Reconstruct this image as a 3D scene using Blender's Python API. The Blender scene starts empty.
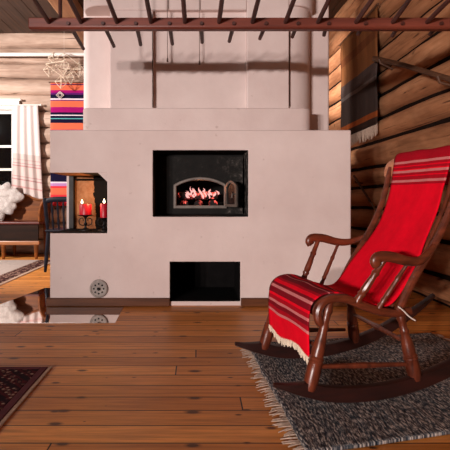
import bpy, bmesh, math, random
from mathutils import Vector, Matrix, noise
random.seed(7)
PI = math.pi
C = bpy.context.scene.collection
S = bpy.context.scene

# ------------------------------------------------------------------ camera, world, lights, exposure
EYE = 0.80
cam_d = bpy.data.cameras.new('camera'); cam = bpy.data.objects.new('camera', cam_d); C.objects.link(cam)
cam.location = (0, 0, EYE); cam.rotation_euler = (PI/2, 0, 0)
cam_d.sensor_width = 36; cam_d.lens = 470/450*36
cam_d.shift_x = (225-198)/450; cam_d.shift_y = -(225-198)/450
cam_d.clip_start = 0.05
S.camera = cam
S.view_settings.view_transform = 'Standard'; S.view_settings.look = 'None'
S.view_settings.gamma = 1; S.view_settings.use_curve_mapping = False
S.view_settings.exposure = 0.0
w = bpy.data.worlds.new('night'); S.world = w; w.use_nodes = True
w.node_tree.nodes['Background'].inputs[0].default_value = (0.9, 0.75, 0.7, 1)
w.node_tree.nodes['Background'].inputs[1].default_value = 0.006

def point(name, loc, watts, col, r):
    d = bpy.data.lights.new(name, 'POINT'); d.energy = watts; d.color = col; d.shadow_soft_size = r
    o = bpy.data.objects.new(name, d); o.location = loc; C.objects.link(o); return o
def spot(name, loc, aim, watts, col, r, cone, blend=.4):
    d = bpy.data.lights.new(name, 'SPOT'); d.energy = watts; d.color = col; d.shadow_soft_size = r
    d.spot_size = math.radians(cone); d.spot_blend = blend
    o = bpy.data.objects.new(name, d); o.location = loc; C.objects.link(o)
    o.rotation_euler = (Vector(aim)-Vector(loc)).to_track_quat('-Z', 'Y').to_euler(); return o
for lx in (-2.9, -3.6, -4.3):       # shaded wall lamps behind the camera
    spot('room_lamp_light', (lx, -4.4, 1.27), (lx+5.3, 4.0, 2.0), 860, (1.0, 0.885, 0.85), 0.09, 56, .9)
spot('window_corner_light', (-4.5, 3.4, 2.3), (-2.45, 5.3, 1.66), 1150, (1.0, 0.93, 0.90), 0.12, 84, .6)
spot('added_log_wall_spot', (-4.5, 3.45, 2.25), (1.7, 5.95, 2.3), 3600, (1.0, 0.92, 0.88), 0.08, 9.5, .4)  # narrow spot added to brighten the logs beside the chimney
point('candle_light', (-0.82, 3.70, 0.80), 1.7, (1.0, 0.52, 0.22), 0.02)
point('fire_light', (0.02, 3.84, 0.90), 0.8, (1.0, 0.35, 0.16), 0.04)

# ------------------------------------------------------------------ helpers
def at(px, py, Y):
    return Vector(((px-198)/470*Y, Y, EYE-(py-198)/470*Y))

def link_mesh(name, bm, mats, parent=None, smooth=35, bevel=0, subsurf=0, solid=0):
    me = bpy.data.meshes.new(name); 
    bmesh.ops.recalc_face_normals(bm, faces=bm.faces) if not solid else None
    bm.to_mesh(me); bm.free()
    if not isinstance(mats, (list, tuple)): mats = [mats]
    for m in mats: me.materials.append(m)
    if smooth:
        for p in me.polygons: p.use_smooth = True
        if smooth < 180: me.set_sharp_from_angle(angle=math.radians(smooth))
    o = bpy.data.objects.new(name, me); C.objects.link(o)
    if parent: o.parent = parent
    if solid:
        m = o.modifiers.new('thickness', 'SOLIDIFY'); m.thickness = solid; m.offset = 0
    if bevel:
        m = o.modifiers.new('bevel', 'BEVEL'); m.width = bevel; m.segments = 2; m.limit_method = 'ANGLE'; m.angle_limit = math.radians(50)
    if subsurf:
        m = o.modifiers.new('subsurf', 'SUBSURF'); m.levels = subsurf; m.render_levels = subsurf
    return o

def tag(o, label=None, cat=None, group=None, kind=None):
    if label: o['label'] = label
    if cat: o['category'] = cat
    if group: o['group'] = group
    if kind: o['kind'] = kind
    return o

def empty(name, loc, rz=0, label=None, cat=None, group=None):
    o = bpy.data.objects.new(name, None); C.objects.link(o); o.location = loc; o.rotation_euler = (0, 0, rz)
    o.empty_display_size = 0.1
    return tag(o, label, cat, group)

def copy_tree(o, parent=None):
    c = o.copy(); C.objects.link(c)
    if parent: c.parent = parent
    for ch in list(o.children): copy_tree(ch, c)
    return c

def box(bm, x0, x1, y0, y1, z0, z1, mi=0):
    v = [bm.verts.new(p) for p in ((x0,y0,z0),(x1,y0,z0),(x1,y1,z0),(x0,y1,z0),(x0,y0,z1),(x1,y0,z1),(x1,y1,z1),(x0,y1,z1))]
    for f in ((0,3,2,1),(4,5,6,7),(0,1,5,4),(1,2,6,5),(2,3,7,6),(3,0,4,7)):
        bm.faces.new([v[i] for i in f]).material_index = mi

def prism(bm, pts, axis, a, b, mi=0):
    """polygon pts (2D) extruded along axis from a to b; axis 'x': pts=(y,z), 'y': (x,z), 'z': (x,y)"""
    def mk(p, t):
        return {'x': (t, p[0], p[1]), 'y': (p[0], t, p[1]), 'z': (p[0], p[1], t)}[axis]
    va = [bm.verts.new(mk(p, a)) for p in pts]; vb = [bm.verts.new(mk(p, b)) for p in pts]
    n = len(pts)
    fs = [bm.faces.new(va), bm.faces.new(vb[::-1])]
    for i in range(n): fs.append(bm.faces.new((va[i], vb[i], vb[(i+1) % n], va[(i+1) % n])))
    for f in fs: f.material_index = mi

def tube(bm, pts, rad, seg=10, flat=(1, 1), up=None, cap=True):
    """swept tube; rad a number or list; flat scales (side, up)"""
    pts = [Vector(p) for p in pts]; n = len(pts)
    if not isinstance(rad, (list, tuple)): rad = [rad]*n
    ref = Vector(up) if up else None
    rings = []; prev = None
    for i, p in enumerate(pts):
        t = (pts[min(i+1, n-1)]-pts[max(i-1, 0)]).normalized()
        if ref is not None: a = t.cross(ref)
        elif prev is None: a = t.cross(Vector((0, 0, 1)) if abs(t.z) < .9 else Vector((1, 0, 0)))
        else: a = prev - t*prev.dot(t)
        a.normalize(); b = a.cross(t).normalized(); prev = a
        rings.append([bm.verts.new(p + (a*math.cos(k*2*PI/seg)*flat[0] + b*math.sin(k*2*PI/seg)*flat[1])*rad[i]) for k in range(seg)])
    for r, q in zip(rings, rings[1:]):
        for k in range(seg): bm.faces.new((r[k], r[(k+1) % seg], q[(k+1) % seg], q[k]))
    if cap: bm.faces.new(rings[0][::-1]); bm.faces.new(rings[-1])

def turned(bm, a, b, prof, seg=12):
    """lathe-turned spindle from a to b; prof = [(t, r), ...]"""
    a = Vector(a); b = Vector(b)
    tube(bm, [a.lerp(b, t) for t, r in prof], [r for t, r in prof], seg)

def lathe(bm, c, axis, prof, seg=24):
    """prof = [(r, d)] revolved about an axis ('z' up, or '-y' towards the viewer)"""
    c = Vector(c); rings = []
    for r, d in prof:
        ring = []
        for k in range(seg):
            a = 2*PI*k/seg; x, y = r*math.cos(a), r*math.sin(a)
            ring.append(bm.verts.new(c+(Vector((x, y, d)) if axis == 'z' else Vector((x, -d, y)))))
        rings.append(ring)
    for q, p in zip(rings, rings[1:]):
        for k in range(seg): bm.faces.new((q[k], q[(k+1) % seg], p[(k+1) % seg], p[k]))
    bm.faces.new(rings[0][::-1]); bm.faces.new(rings[-1])

def smooth_path(pts, n=6):
    """Catmull-Rom through pts"""
    P = [Vector(p) for p in pts]; out = []
    for i in range(len(P)-1):
        p0, p1, p2, p3 = P[max(i-1, 0)], P[i], P[i+1], P[min(i+2, len(P)-1)]
        for k in range(n):
            t = k/n
            out.append(.5*((2*p1)+(p2-p0)*t+(2*p0-5*p1+4*p2-p3)*t*t+(3*p1-p0-3*p2+p3)*t**3))
    out.append(P[-1]); return out

def grid(bm, nu, nv, f, mi=0):
    uvl = bm.loops.layers.uv.verify()
    V = [[bm.verts.new(f(i/nu, j/nv)) for j in range(nv+1)] for i in range(nu+1)]
    for i in range(nu):
        for j in range(nv):
            fc = bm.faces.new((V[i][j], V[i+1][j], V[i+1][j+1], V[i][j+1])); fc.material_index = mi
            for l, (a, b) in zip(fc.loops, ((i, j), (i+1, j), (i+1, j+1), (i, j+1))): l[uvl].uv = (a/nu, b/nv)

def cells(bm, xs, ys, zs, filled, mat_of):
    """boundary surface of a block lattice"""
    cache = {}
    def V(i, j, k):
        if (i, j, k) not in cache: cache[(i, j, k)] = bm.verts.new((xs[i], ys[j], zs[k]))
        return cache[(i, j, k)]
    nx, ny, nz = len(xs)-1, len(ys)-1, len(zs)-1
    def F(i, j, k):
        return 0 <= i < nx and 0 <= j < ny and 0 <= k < nz and filled((xs[i]+xs[i+1])/2, (ys[j]+ys[j+1])/2, (zs[k]+zs[k+1])/2)
    Q = {(1,0,0): ((1,0,0),(1,1,0),(1,1,1),(1,0,1)), (-1,0,0): ((0,0,0),(0,0,1),(0,1,1),(0,1,0)),
         (0,1,0): ((0,1,0),(0,1,1),(1,1,1),(1,1,0)), (0,-1,0): ((0,0,0),(1,0,0),(1,0,1),(0,0,1)),
         (0,0,1): ((0,0,1),(1,0,1),(1,1,1),(0,1,1)), (0,0,-1): ((0,0,0),(0,1,0),(1,1,0),(1,0,0))}
    for i in range(nx):
        for j in range(ny):
            for k in range(nz):
                if not F(i, j, k): continue
                for (a, b, c), q in Q.items():
                    if not F(i+a, j+b, k+c):
                        f = bm.faces.new([V(i+d[0], j+d[1], k+d[2]) for d in q])
                        f.material_index = mat_of(f.calc_center_median(), Vector((a, b, c)))

# ------------------------------------------------------------------ materials
class N:
    def __init__(s, name, rough=.6, metal=0, spec=.5):
        s.m = bpy.data.materials.new(name); s.m.use_nodes = True; s.t = s.m.node_tree
        s.b = s.t.nodes['Principled BSDF']; s.b.inputs['Roughness'].default_value = rough; s.b.inputs['Metallic'].default_value = metal
        s.b.inputs['Specular IOR Level'].default_value = spec
    def n(s, typ, **kw):
        x = s.t.nodes.new(typ)
        for k, v in kw.items():
            if k.startswith('i_'): x.inputs[k[2:].replace('_', ' ')].default_value = v
            else: setattr(x, k, v)
        return x
    def l(s, a, b): s.t.links.new(a, b)
    def coord(s, scale=(1, 1, 1), rot=(0, 0, 0), kind='Object'):
        tc = s.n('ShaderNodeTexCoord'); mp = s.n('ShaderNodeMapping'); mp.inputs['Scale'].default_value = scale; mp.inputs['Rotation'].default_value = rot
        s.l(tc.outputs[kind], mp.inputs[0]); return mp.outputs[0]
    def noise(s, vec, scale, detail=4, rough=.6, dist=0):
        x = s.n('ShaderNodeTexNoise'); x.inputs['Scale'].default_value = scale; x.inputs['Detail'].default_value = detail
        x.inputs['Roughness'].default_value = rough; x.inputs['Distortion'].default_value = dist; s.l(vec, x.inputs['Vector']); return x.outputs['Fac']
    def ramp(s, fac, stops, interp='LINEAR'):
        r = s.n('ShaderNodeValToRGB'); cr = r.color_ramp; cr.interpolation = interp
        while len(cr.elements) < len(stops): cr.elements.new(.5)
        for e, (p, c) in zip(cr.elements, stops):
            e.position = p; e.color = (*c, 1) if len(c) == 3 else c
        s.l(fac, r.inputs[0]); return r.outputs[0]
    def mix(s, a, b, fac, mode='MIX'):
        x = s.n('ShaderNodeMix', data_type='RGBA', blend_type=mode)
        for v, i in ((fac, 0), (a, 6), (b, 7)):
            if hasattr(v, 'is_output'): s.l(v, x.inputs[i])
            else: x.inputs[i].default_value = v if i == 0 else (*v, 1)
        return x.outputs[2]
    def math(s, op, a, b=0.0):
        x = s.n('ShaderNodeMath', operation=op)
        for v, i in ((a, 0), (b, 1)):
            if hasattr(v, 'is_output'): s.l(v, x.inputs[i])
            else: x.inputs[i].default_value = v
        return x.outputs[0]
    def color(s, c):
        if hasattr(c, 'is_output'): s.l(c, s.b.inputs['Base Color'])
        else: s.b.inputs['Base Color'].default_value = (*c, 1)
        return s
    def bump(s, h, strength=.3, dist=.01):
        x = s.n('ShaderNodeBump'); x.inputs['Strength'].default_value = strength; x.inputs['Distance'].default_value = dist
        s.l(h, x.inputs['Height']); s.l(x.outputs[0], s.b.inputs['Normal']); return s

def srgb(r, g, b):
    f = lambda c: ((c/255+.055)/1.055)**2.4 if c > 10 else c/255/12.92
    return (f(r), f(g), f(b))

def plain(name, col, rough=.6, metal=0, var=.25, scale=8, bump=.15, spec=.5):
    n = N(name, rough, metal, spec); v = n.coord(); f = n.noise(v, scale)
    n.color(n.ramp(f, [(.3, tuple(c*(1-var) for c in col)), (.7, tuple(min(1, c*(1+var)) for c in col))]))
    if bump: n.bump(n.noise(v, scale*6, 3), bump, .004)
    return n.m

def wood(name, dark, light, axis='x', scale=5, rough=.5, stretch=.06, bump=.2, spec=.5):
    n = N(name, rough, 0, spec); sc = {'x': (stretch, 1, 1), 'y': (1, stretch, 1), 'z': (1, 1, stretch)}[axis]
    v = n.coord(sc); f = n.noise(v, scale*4, 6, .65, .4); g = n.noise(n.coord(), 2.5, 2)
    c = n.ramp(f, [(.3, dark), (.68, light)]); c2 = n.mix(c, tuple(x*.6 for x in dark), n.ramp(g, [(.55, (0, 0, 0)), (.8, (.5, .5, .5))]))
    n.color(c2).bump(f, bump, .004); return n.m

def log_wood(name, dark, mid, light, axis, pitch=.228):
    n = N(name, .75, 0, .25); sc = {'x': (.07, 1, 1), 'y': (1, .07, 1)}[axis]
    v = n.coord(sc); f = n.noise(v, 14, 7, .7, .6); big = n.noise(n.coord({'x': (.5, 1, 1.6), 'y': (1, .5, 1.6)}[axis]), 3.2, 3)
    c = n.ramp(f, [(.26, dark), (.45, mid), (.72, light)])
    sep = n.n('ShaderNodeSeparateXYZ'); n.l(n.coord(), sep.inputs[0])
    row = n.math('FLOOR', n.math('DIVIDE', sep.outputs[2], pitch)); wn = n.n('ShaderNodeTexWhiteNoise', noise_dimensions='1D'); n.l(row, wn.inputs['W'])
    c = n.mix(c, mid, n.math('MULTIPLY', wn.outputs['Value'], .45))
    c = n.mix(c, n.ramp(big, [(.35, (.55, .5, .48)), (.65, (1, 1, 1))]), .8, 'MULTIPLY')
    # drying checks and knots
    ck = n.noise(n.coord({'x': (.12, 1, 5), 'y': (1, .12, 5)}[axis]), 6, 5, .6, 1.2)
    c = n.mix(c, tuple(x*.35 for x in dark), n.ramp(ck, [(.62, (0, 0, 0)), (.66, (.8, .8, .8))]))
    vo = n.n('ShaderNodeTexVoronoi'); vo.inputs['Scale'].default_value = 3.4; n.l(n.coord({'x': (.6, 1, 1), 'y': (1, .6, 1)}[axis]), vo.inputs['Vector'])
    c = n.mix(c, tuple(x*.3 for x in dark), n.ramp(vo.outputs['Distance'], [(.05, (.9, .9, .9)), (.1, (0, 0, 0))]))
    n.color(c).bump(f, .5, .012); return n.m

M = {}
# plaster
n = N('lime_plaster', .85, 0, .2); v = n.coord(); big = n.noise(v, 2.2, 4); fine = n.noise(v, 38, 4, .7)
c = n.ramp(big, [(.3, srgb(212, 192, 186)), (.7, srgb(226, 209, 203))])
spots = n.noise(v, 17, 3, .5); c = n.mix(c, srgb(176, 150, 140), n.ramp(spots, [(.69, (0, 0, 0)), (.76, (.45, .45, .45))]))
n.color(c).bump(fine, .22, .006); M['plaster'] = n.m
# soot
n = N('soot', .8, 0, .25); v = n.coord(); f = n.noise(v, 9, 5, .7)
n.color(n.ramp(f, [(.3, (.0025, .002, .0018)), (.58, (.007, .006, .005)), (.66, (.02, .017, .015)), (.73, (.09, .077, .068))])).bump(f, .4, .01); M['soot'] = n.m
n = N('ashy_soot', .85, 0, .2); v = n.coord(); f = n.noise(v, 15, 5, .75)
n.color(n.ramp(f, [(.35, (.004, .0035, .003)), (.50, (.02, .017, .015)), (.56, (.14, .12, .105)), (.66, (.30, .26, .23))])).bump(f, .4, .01); M['ash'] = n.m
M['black_soot'] = plain('black_soot', (.006, .005, .005), .9, 0, .4, 8, .2, .1)
n = N('smoked_brick', .85, 0, .2); v = n.coord(); f = n.noise(v, 7, 5, .65)
c = n.ramp(f, [(.3, srgb(110, 68, 44)), (.5, srgb(176, 122, 82)), (.7, srgb(208, 158, 118))])
sx = n.n('ShaderNodeSeparateXYZ'); n.l(v, sx.inputs[0])      # soot licked up one side by the candles
c = n.mix(c, (.006, .005, .004), n.math('GREATER_THAN', n.math('ADD', sx.outputs[0], n.math('MULTIPLY', f, .14)), -.80))
n.color(c).bump(f, .4, .012); M['smoked'] = n.m
M['iron'] = plain('cast_iron', (.02, .018, .017), .5, .6, .4, 12, .3)
M['steel'] = plain('worn_steel', (.16, .13, .11), .5, .3, .3, 14, .1)
M['hatch'] = plain('hatch_metal', (.30, .25, .22), .5, 0, .3, 30, .2)
M['mirror_steel'] = N('polished_plate', .035, 1.0).color((.80, .74, .70)).m
# floor boards
n = N('pine_floor', .42, 0, .3); tc = n.coord()
sx = n.n('ShaderNodeSeparateXYZ'); n.l(tc, sx.inputs[0]); wr = n.n('ShaderNodeTexWhiteNoise', noise_dimensions='1D'); n.l(n.math('FLOOR', n.math('DIVIDE', sx.outputs[1], .118)), wr.inputs['W'])
cx = n.n('ShaderNodeCombineXYZ'); n.l(n.math('ADD', sx.outputs[0], n.math('MULTIPLY', wr.outputs['Value'], 4.3)), cx.inputs[0]); n.l(sx.outputs[1], cx.inputs[1])
br = n.n('ShaderNodeTexBrick', offset=0); n.l(cx.outputs[0], br.inputs['Vector'])
for k, vv in (('Scale', 1), ('Mortar Size', .0034), ('Mortar Smooth', .3), ('Bias', 0), ('Brick Width', 4.3), ('Row Height', .118)): br.inputs[k].default_value = vv
br.inputs['Color1'].default_value = (*srgb(192, 122, 52), 1); br.inputs['Color2'].default_value = (*srgb(234, 160, 82), 1); br.inputs['Mortar'].default_value = (*srgb(44, 22, 12), 1)
gr = n.noise(n.coord((.9, 16, 1)), 3.2, 6, .65, .5)
c = n.mix(br.outputs['Color'], n.ramp(gr, [(.32, (.52, .42, .34)), (.6, (1.08, 1.0, .94))]), .75, 'MULTIPLY')
for sc, off in ((3.1, 0), (4.3, 1)):
    vo = n.n('ShaderNodeTexVoronoi', voronoi_dimensions='2D'); vo.inputs['Scale'].default_value = sc; n.l(n.coord((.75, 1.5, 1), (0, 0, off)) if not off else n.coord((.62, 1.25, 1)), vo.inputs['Vector'])
    sz = n.math('MULTIPLY', n.n('ShaderNodeSeparateColor').outputs[0], 1)
    sp = n.t.nodes[-2]; n.l(vo.outputs['Color'], sp.inputs[0])
    d = n.math('DIVIDE', vo.outputs['Distance'], n.math('ADD', n.math('MULTIPLY', sz, .085), .012))
    c = n.mix(c, srgb(58, 24, 12), n.ramp(d, [(.45, (.9, .9, .9)), (.62, (.5, .5, .5)), (1, (0, 0, 0))]))
n.color(c).bump(n.math('ADD', n.math('MULTIPLY', br.outputs['Fac'], -1), n.math('MULTIPLY', gr, .15)), .35, .004); M['floor'] = n.m
# logs
M['log_back'] = log_wood('pale_logs', srgb(128, 98, 80), srgb(196, 166, 146), srgb(222, 198, 180), 'x')
M['log_side'] = log_wood('brown_logs', srgb(112, 70, 46), srgb(198, 138, 96), srgb(226, 170, 126), 'y')
M['tow'] = plain('chinking', srgb(30, 19, 14), .95, 0, .4, 20, .3, .1)
M['ceiling'] = wood('ceiling_boards', srgb(48, 31, 22), srgb(84, 56, 40), 'y', 5, .6)
M['rafter'] = wood('rafter_wood', srgb(150, 100, 66), srgb(190, 140, 100), 'y', 5, .6)
M['white_paint'] = plain('white_paint', srgb(232, 224, 216), .5, 0, .04, 6, .05)
M['glass'] = N('window_glass', .03).m
g = M['glass'].node_tree.nodes['Principled BSDF']; g.inputs['Transmission Weight'].default_value = 1; g.inputs['IOR'].default_value = 1.45
M['rack'] = wood('rack_red_brown', srgb(84, 36, 26), srgb(128, 62, 46), 'x', 6, .45)
M['peg'] = wood('peg_brown', srgb(48, 20, 15), srgb(80, 36, 27), 'y', 8, .5)
M['chair'] = wood('mahogany_stain', srgb(54, 22, 13), srgb(120, 54, 32), 'x', 7, .34, .2, .1)
M['chair_leg'] = wood('mahogany_leg', srgb(56, 22, 13), srgb(122, 56, 34), 'z', 7, .32, .2, .1)
M['rocker'] = wood('dark_rocker', srgb(26, 9, 7), srgb(52, 20, 14), 'x', 7, .45, .2, .1)
M['crest'] = wood('crest_highlight', srgb(150, 84, 56), srgb(206, 138, 102), 'y', 7, .3, .2, .1)  # highlight on the rolled end put into the colour as paler wood
M['bench'] = wood('bench_wood', srgb(84, 42, 14), srgb(140, 78, 30), 'x', 4, .5, .06, .2, .25)
M['bench_seat'] = wood('bench_seat_wood', srgb(66, 22, 16), srgb(104, 42, 30), 'x', 4, .4)
M['bench_dark'] = wood('bench_panel_wood', srgb(22, 11, 5), srgb(46, 24, 12), 'x', 4, .6, .06, .2, .15)
M['bench_rail'] = wood('bench_rail_highlight', srgb(110, 64, 34), srgb(172, 112, 72), 'x', 4, .35)  # paler than the bench wood: highlight along the rail put into the colour
M['navy'] = plain('navy_paint', (.003, .0035, .009), .5, 0, .3, 8, .1, .2)
M['dark_pole'] = wood('dark_pole', srgb(66, 40, 26), srgb(104, 68, 44), 'y', 6, .6, .1)
M['wax_red'] = N('red_wax', .4).color(srgb(200, 24, 44)).m
b = M['wax_red'].node_tree.nodes['Principled BSDF']; b.inputs['Subsurface Weight'].default_value = .6; b.inputs['Subsurface Radius'].default_value = (.03, .008, .006)
M['wick'] = plain('wick', (.02, .015, .01), .9)
def emit(name, col, st):
    n = N(name); n.b.inputs['Base Color'].default_value = (0, 0, 0, 1); n.b.inputs['Emission Color'].default_value = (*col, 1); n.b.inputs['Emission Strength'].default_value = st; return n.m
M['flame'] = emit('candle_flame', (1, .80, .50), 7)
M['fire'] = emit('fire_flame', (1, .42, .38), 1.35)
n = N('ember_log', .9); v = n.coord(); f = n.noise(v, 16, 5, .7)
n.color((.012, .009, .008)); n.l(n.ramp(f, [(.54, (0, 0, 0)), (.60, (.5, .04, .03)), (.67, (1, .2, .14)), (.76, (1, .6, .5))]), n.b.inputs['Emission Color']); n.b.inputs['Emission Strength'].default_value = 2.2; M['ember'] = n.m
M['straw'] = plain('straw', srgb(226, 206, 182), .6, 0, .1, 10, 0)
M['cord'] = plain('cord', srgb(120, 100, 92), .8, 0, .2, 20, 0)
M['white_cord'] = plain('white_cord', srgb(214, 200, 190), .8, 0, .1, 20, 0)
M['fringe'] = plain('cream_fringe', srgb(214, 196, 172), .95, 0, .12, 30, .2)
n = N('sheepskin_wool', .95, 0, .1); v = n.coord(); f = n.noise(v, 55, 5, .7)
n.color(n.ramp(f, [(.3, srgb(176, 162, 154)), (.7, srgb(222, 212, 205))])).bump(f, .9, .02); n.b.inputs['Sheen Weight'].default_value = .3; M['wool'] = n.m

def weave(n, scale=220, strength=.25):
    tc = n.n('ShaderNodeTexCoord'); wv = n.n('ShaderNodeTexWave', bands_direction='X'); wv.inputs['Scale'].default_value = scale; n.l(tc.outputs['UV'], wv.inputs[0])
    nz = n.noise(n.coord(), 160, 2); n.bump(n.math('ADD', n.math('MULTIPLY', wv.outputs['Fac'], .5), nz), strength, .003)
def uvchan(n, i):
    sep = n.n('ShaderNodeSeparateXYZ'); tc = n.n('ShaderNodeTexCoord'); n.l(tc.outputs['UV'], sep.inputs[0]); return sep.outputs[i]

# ------------------------------------------------------------------ SETTING
CEIL = 3.15; BACK = 6.70; RIGHT = 1.75; LEFT = -5.2; FRONT = -5.2
bm = bmesh.new(); box(bm, LEFT-.2, RIGHT+.2, FRONT-.2, BACK+.2, -.06, 0)
tag(link_mesh('floor', bm, M['floor'], smooth=0), kind='structure')
bm = bmesh.new(); x = LEFT-.2
while x < RIGHT+.2:
    wd = .165; box(bm, x, x+wd-.006, FRONT-.2, BACK+.2, CEIL+random.uniform(0, .004), CEIL+.04); x += wd
box(bm, LEFT-.2, RIGHT+.2, FRONT-.2, BACK+.2, CEIL+.03, CEIL+.08)
tag(link_mesh('ceiling', bm, M['ceiling'], smooth=0), kind='structure')

def log_wall(name, axis, pos, sgn, a, b, mat, holes=(), pitch=.228, top=CEIL, rnd=False):
    """stacked hewn logs along axis; the room side of each is the hewn, slightly rounded face. sgn = direction into the room"""
    bm = bmesh.new(); nrow = int(math.ceil(top/pitch)); seed = hash(name) % 50 if False else len(name)*3.7
    prof = [(.0, -.075), (.012, -.04), (.03, -.012), (.065, 0), (.115, .006), (.163, 0), (.198, -.012), (.216, -.04), (.228, -.075)]
    if rnd: prof = [(.0, -.15), (.016, -.085), (.038, -.04), (.075, -.008), (.115, .006), (.15, -.002), (.185, -.03), (.210, -.08), (.228, -.15)]
    for r in range(nrow):
        z0 = r*pitch; spans = [(a, b)]
        for (h0, h1, hz0, hz1) in holes:
            if z0 + pitch*.5 > hz0 and z0 + pitch*.5 < hz1: spans = [s for s in ((a, h0), (h1, b))]
        for (s0, s1) in spans:
            m = max(2, int((s1-s0)/.09)); rows = []
            for i in range(m+1):
                t = s0+(s1-s0)*i/m; ring = []
                for (dz, d) in prof:
                    seam = .034*noise.noise(Vector((t*.55, seed, (z0 + (pitch if dz > .11 else 0))*3.1)))
                    wob = .018*noise.noise(Vector((t*1.3, z0*5, dz*9+seed)))+.009*noise.noise(Vector((t*6, z0*7, dz*20)))
                    dd = pos + sgn*(d+wob); zz = z0+dz+(seam if dz < .03 or dz > .2 else seam*.8)
                    ring.append(bm.verts.new((t, dd, zz) if axis == 'x' else (dd, t, zz)))
                rows.append(ring)
            for q, p in zip(rows, rows[1:]):
                for k in range(len(prof)-1): bm.faces.new((q[k], p[k], p[k+1], q[k+1]))
    # backing that closes the seams and gives the wall its thickness
    xs = [a] + [h for hh in holes for h in hh[:2]] + [b]; zs = [0] + [h for hh in holes for h in hh[2:]] + [top]
    d0, d1 = sorted((pos-sgn*.085, pos-sgn*.22))
    for i in range(len(xs)-1):
        for k in range(len(zs)-1):
            cx, cz = (xs[i]+xs[i+1])/2, (zs[k]+zs[k+1])/2
            if any(h[0] < cx < h[1] and h[2] < cz < h[3] for h in holes): continue
            if axis == 'x': box(bm, xs[i], xs[i+1], d0, d1, zs[k], zs[k+1], 1)
            else: box(bm, d0, d1, xs[i], xs[i+1], zs[k], zs[k+1], 1)
    return tag(link_mesh(name, bm, [mat, M['tow']], smooth=60), kind='structure')
WIN = (-3.62, -2.62, .912, 2.052)
log_wall('wall_back', 'x', BACK, -1, LEFT-.1, RIGHT+.1, M['log_back'], [WIN])
log_wall('wall_right', 'y', RIGHT, -1, FRONT-.1, BACK+.1, M['log_side'], rnd=True)
log_wall('wall_left', 'y', LEFT, 1, FRONT-.1, BACK+.1, M['log_side'])
log_wall('wall_front', 'x', FRONT, 1, LEFT-.1, RIGHT+.1, M['log_back'])
# round-sawn rafter running to the back wall
bm = bmesh.new(); box(bm, -1.66, -1.42, FRONT, BACK-.02, 2.97, CEIL-.002)
tag(link_mesh('trim_1', bm, M['rafter'], smooth=0, bevel=.02), kind='structure')

# window: casing, sashes and dark panes
x0, x1, z0, z1 = WIN
bm = bmesh.new()
for (a, b_, c_, d_) in ((x0-.09, x1+.09, z1, z1+.12), (x0-.09, x1+.09, z0-.10, z0), (x0-.09, x0, z0, z1), (x1, x1+.09, z0, z1)):
    box(bm, a, b_, BACK-.05, BACK+.10, c_, d_)
box(bm, x0-.12, x1+.12, BACK-.075, BACK+.02, z1+.12, z1+.15)
wf = tag(link_mesh('window_1', bm, M['white_paint'], smooth=0, bevel=.006), kind='structure')
bm = bmesh.new(); yS = BACK+.015
for (a, b_) in ((x0, (x0+x1)/2), ((x0+x1)/2, x1)):
    box(bm, a, a+.045, yS, yS+.04, z0, z1); box(bm, b_-.045, b_, yS, yS+.04, z0, z1)
    box(bm, a+.045, b_-.045, yS, yS+.04, z0, z0+.05); box(bm, a+.045, b_-.045, yS, yS+.04, z1-.05, z1)
    for zz in (1.13+.06, 1.52): box(bm, a+.045, b_-.045, yS+.005, yS+.035, zz, zz+.035)
link_mesh('sash', bm, M['white_paint'], wf, smooth=0, bevel=.004)
bm = bmesh.new(); box(bm, x0+.01, x1-.01, yS+.018, yS+.022, z0+.01, z1-.01)
link_mesh('pane', bm, M['glass'], wf, smooth=0)

# ------------------------------------------------------------------ MASONRY STOVE
FY = 3.48
stove = empty('masonry_stove', (0, FY, 0), 0, 'big whitewashed masonry fireplace with a burning oven and a stepped chimney breast', 'fireplace')
def sp(name, bm, mats, parent=stove, **kw):
    bmesh.ops.translate(bm, verts=bm.verts, vec=(0, -FY, 0))
    return link_mesh(name, bm, mats, parent, **kw)
BX0, BX1, BZ = -1.097, 1.134, 1.304
xs = [BX0, -.674, -.333, -.215, -.207, .235, .311, .370, BX1]
ys = [FY, 3.78, 3.95, 4.02, 4.40, 5.60]  # unseen rear run deep to block stray light behind the stove
zs = [0, .037, .326, .541, .663, .715, .965, .985, 1.152, BZ]
def filled(x, y, z):
    if x < -.674 and y < 3.95 and .541 < z < .985: return False          # corner niche
    if -.333 < x < .370 and y < 3.78 and .663 < z < 1.152: return False   # oven mouth
    if -.215 < x < .235 and y < 4.40 and .715 < z < .965: return False    # fire chamber
    if -.207 < x < .311 and y < 4.02 and .037 < z < .326: return False    # wood store
    return True
def mat_of(c, nrm):
    x, y, z = c
    if y > FY+.002 and y < 4.5:
        if BX0+.001 < x < -.67 and .54 <= z <= .99 and not (nrm.z > .5): return 2 if nrm.y < -.5 or nrm.z < -.5 else 3
        if -.34 < x < .375 and .66 < z < 1.16: return 4 if nrm.x < -.5 and x > .3 else 1
        if -.21 < x < .32 and .03 < z < .33: return 3
    if y > FY+.002 and nrm.z > .5 and z < .6 and z > .5: return 3
    return 0
bm = bmesh.new(); cells(bm, xs, ys, zs, filled, mat_of)
sp('body', bm, [M['plaster'], M['soot'], M['smoked'], M['black_soot'], M['ash']], smooth=30, bevel=.008)
# slanted corbel in the upper corner of the niche
bm = bmesh.new(); prism(bm, [(-.672, .987), (-.742, .987), (-.672, .920)], 'y', FY+.002, 3.945)
sp('corbel', bm, M['plaster'], smooth=0)
bm = bmesh.new(); box(bm, -1.072, -.69, 3.905, 3.946, .945, .960); sp('niche_lintel', bm, M['black_soot'], smooth=0, bevel=.003)
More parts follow.
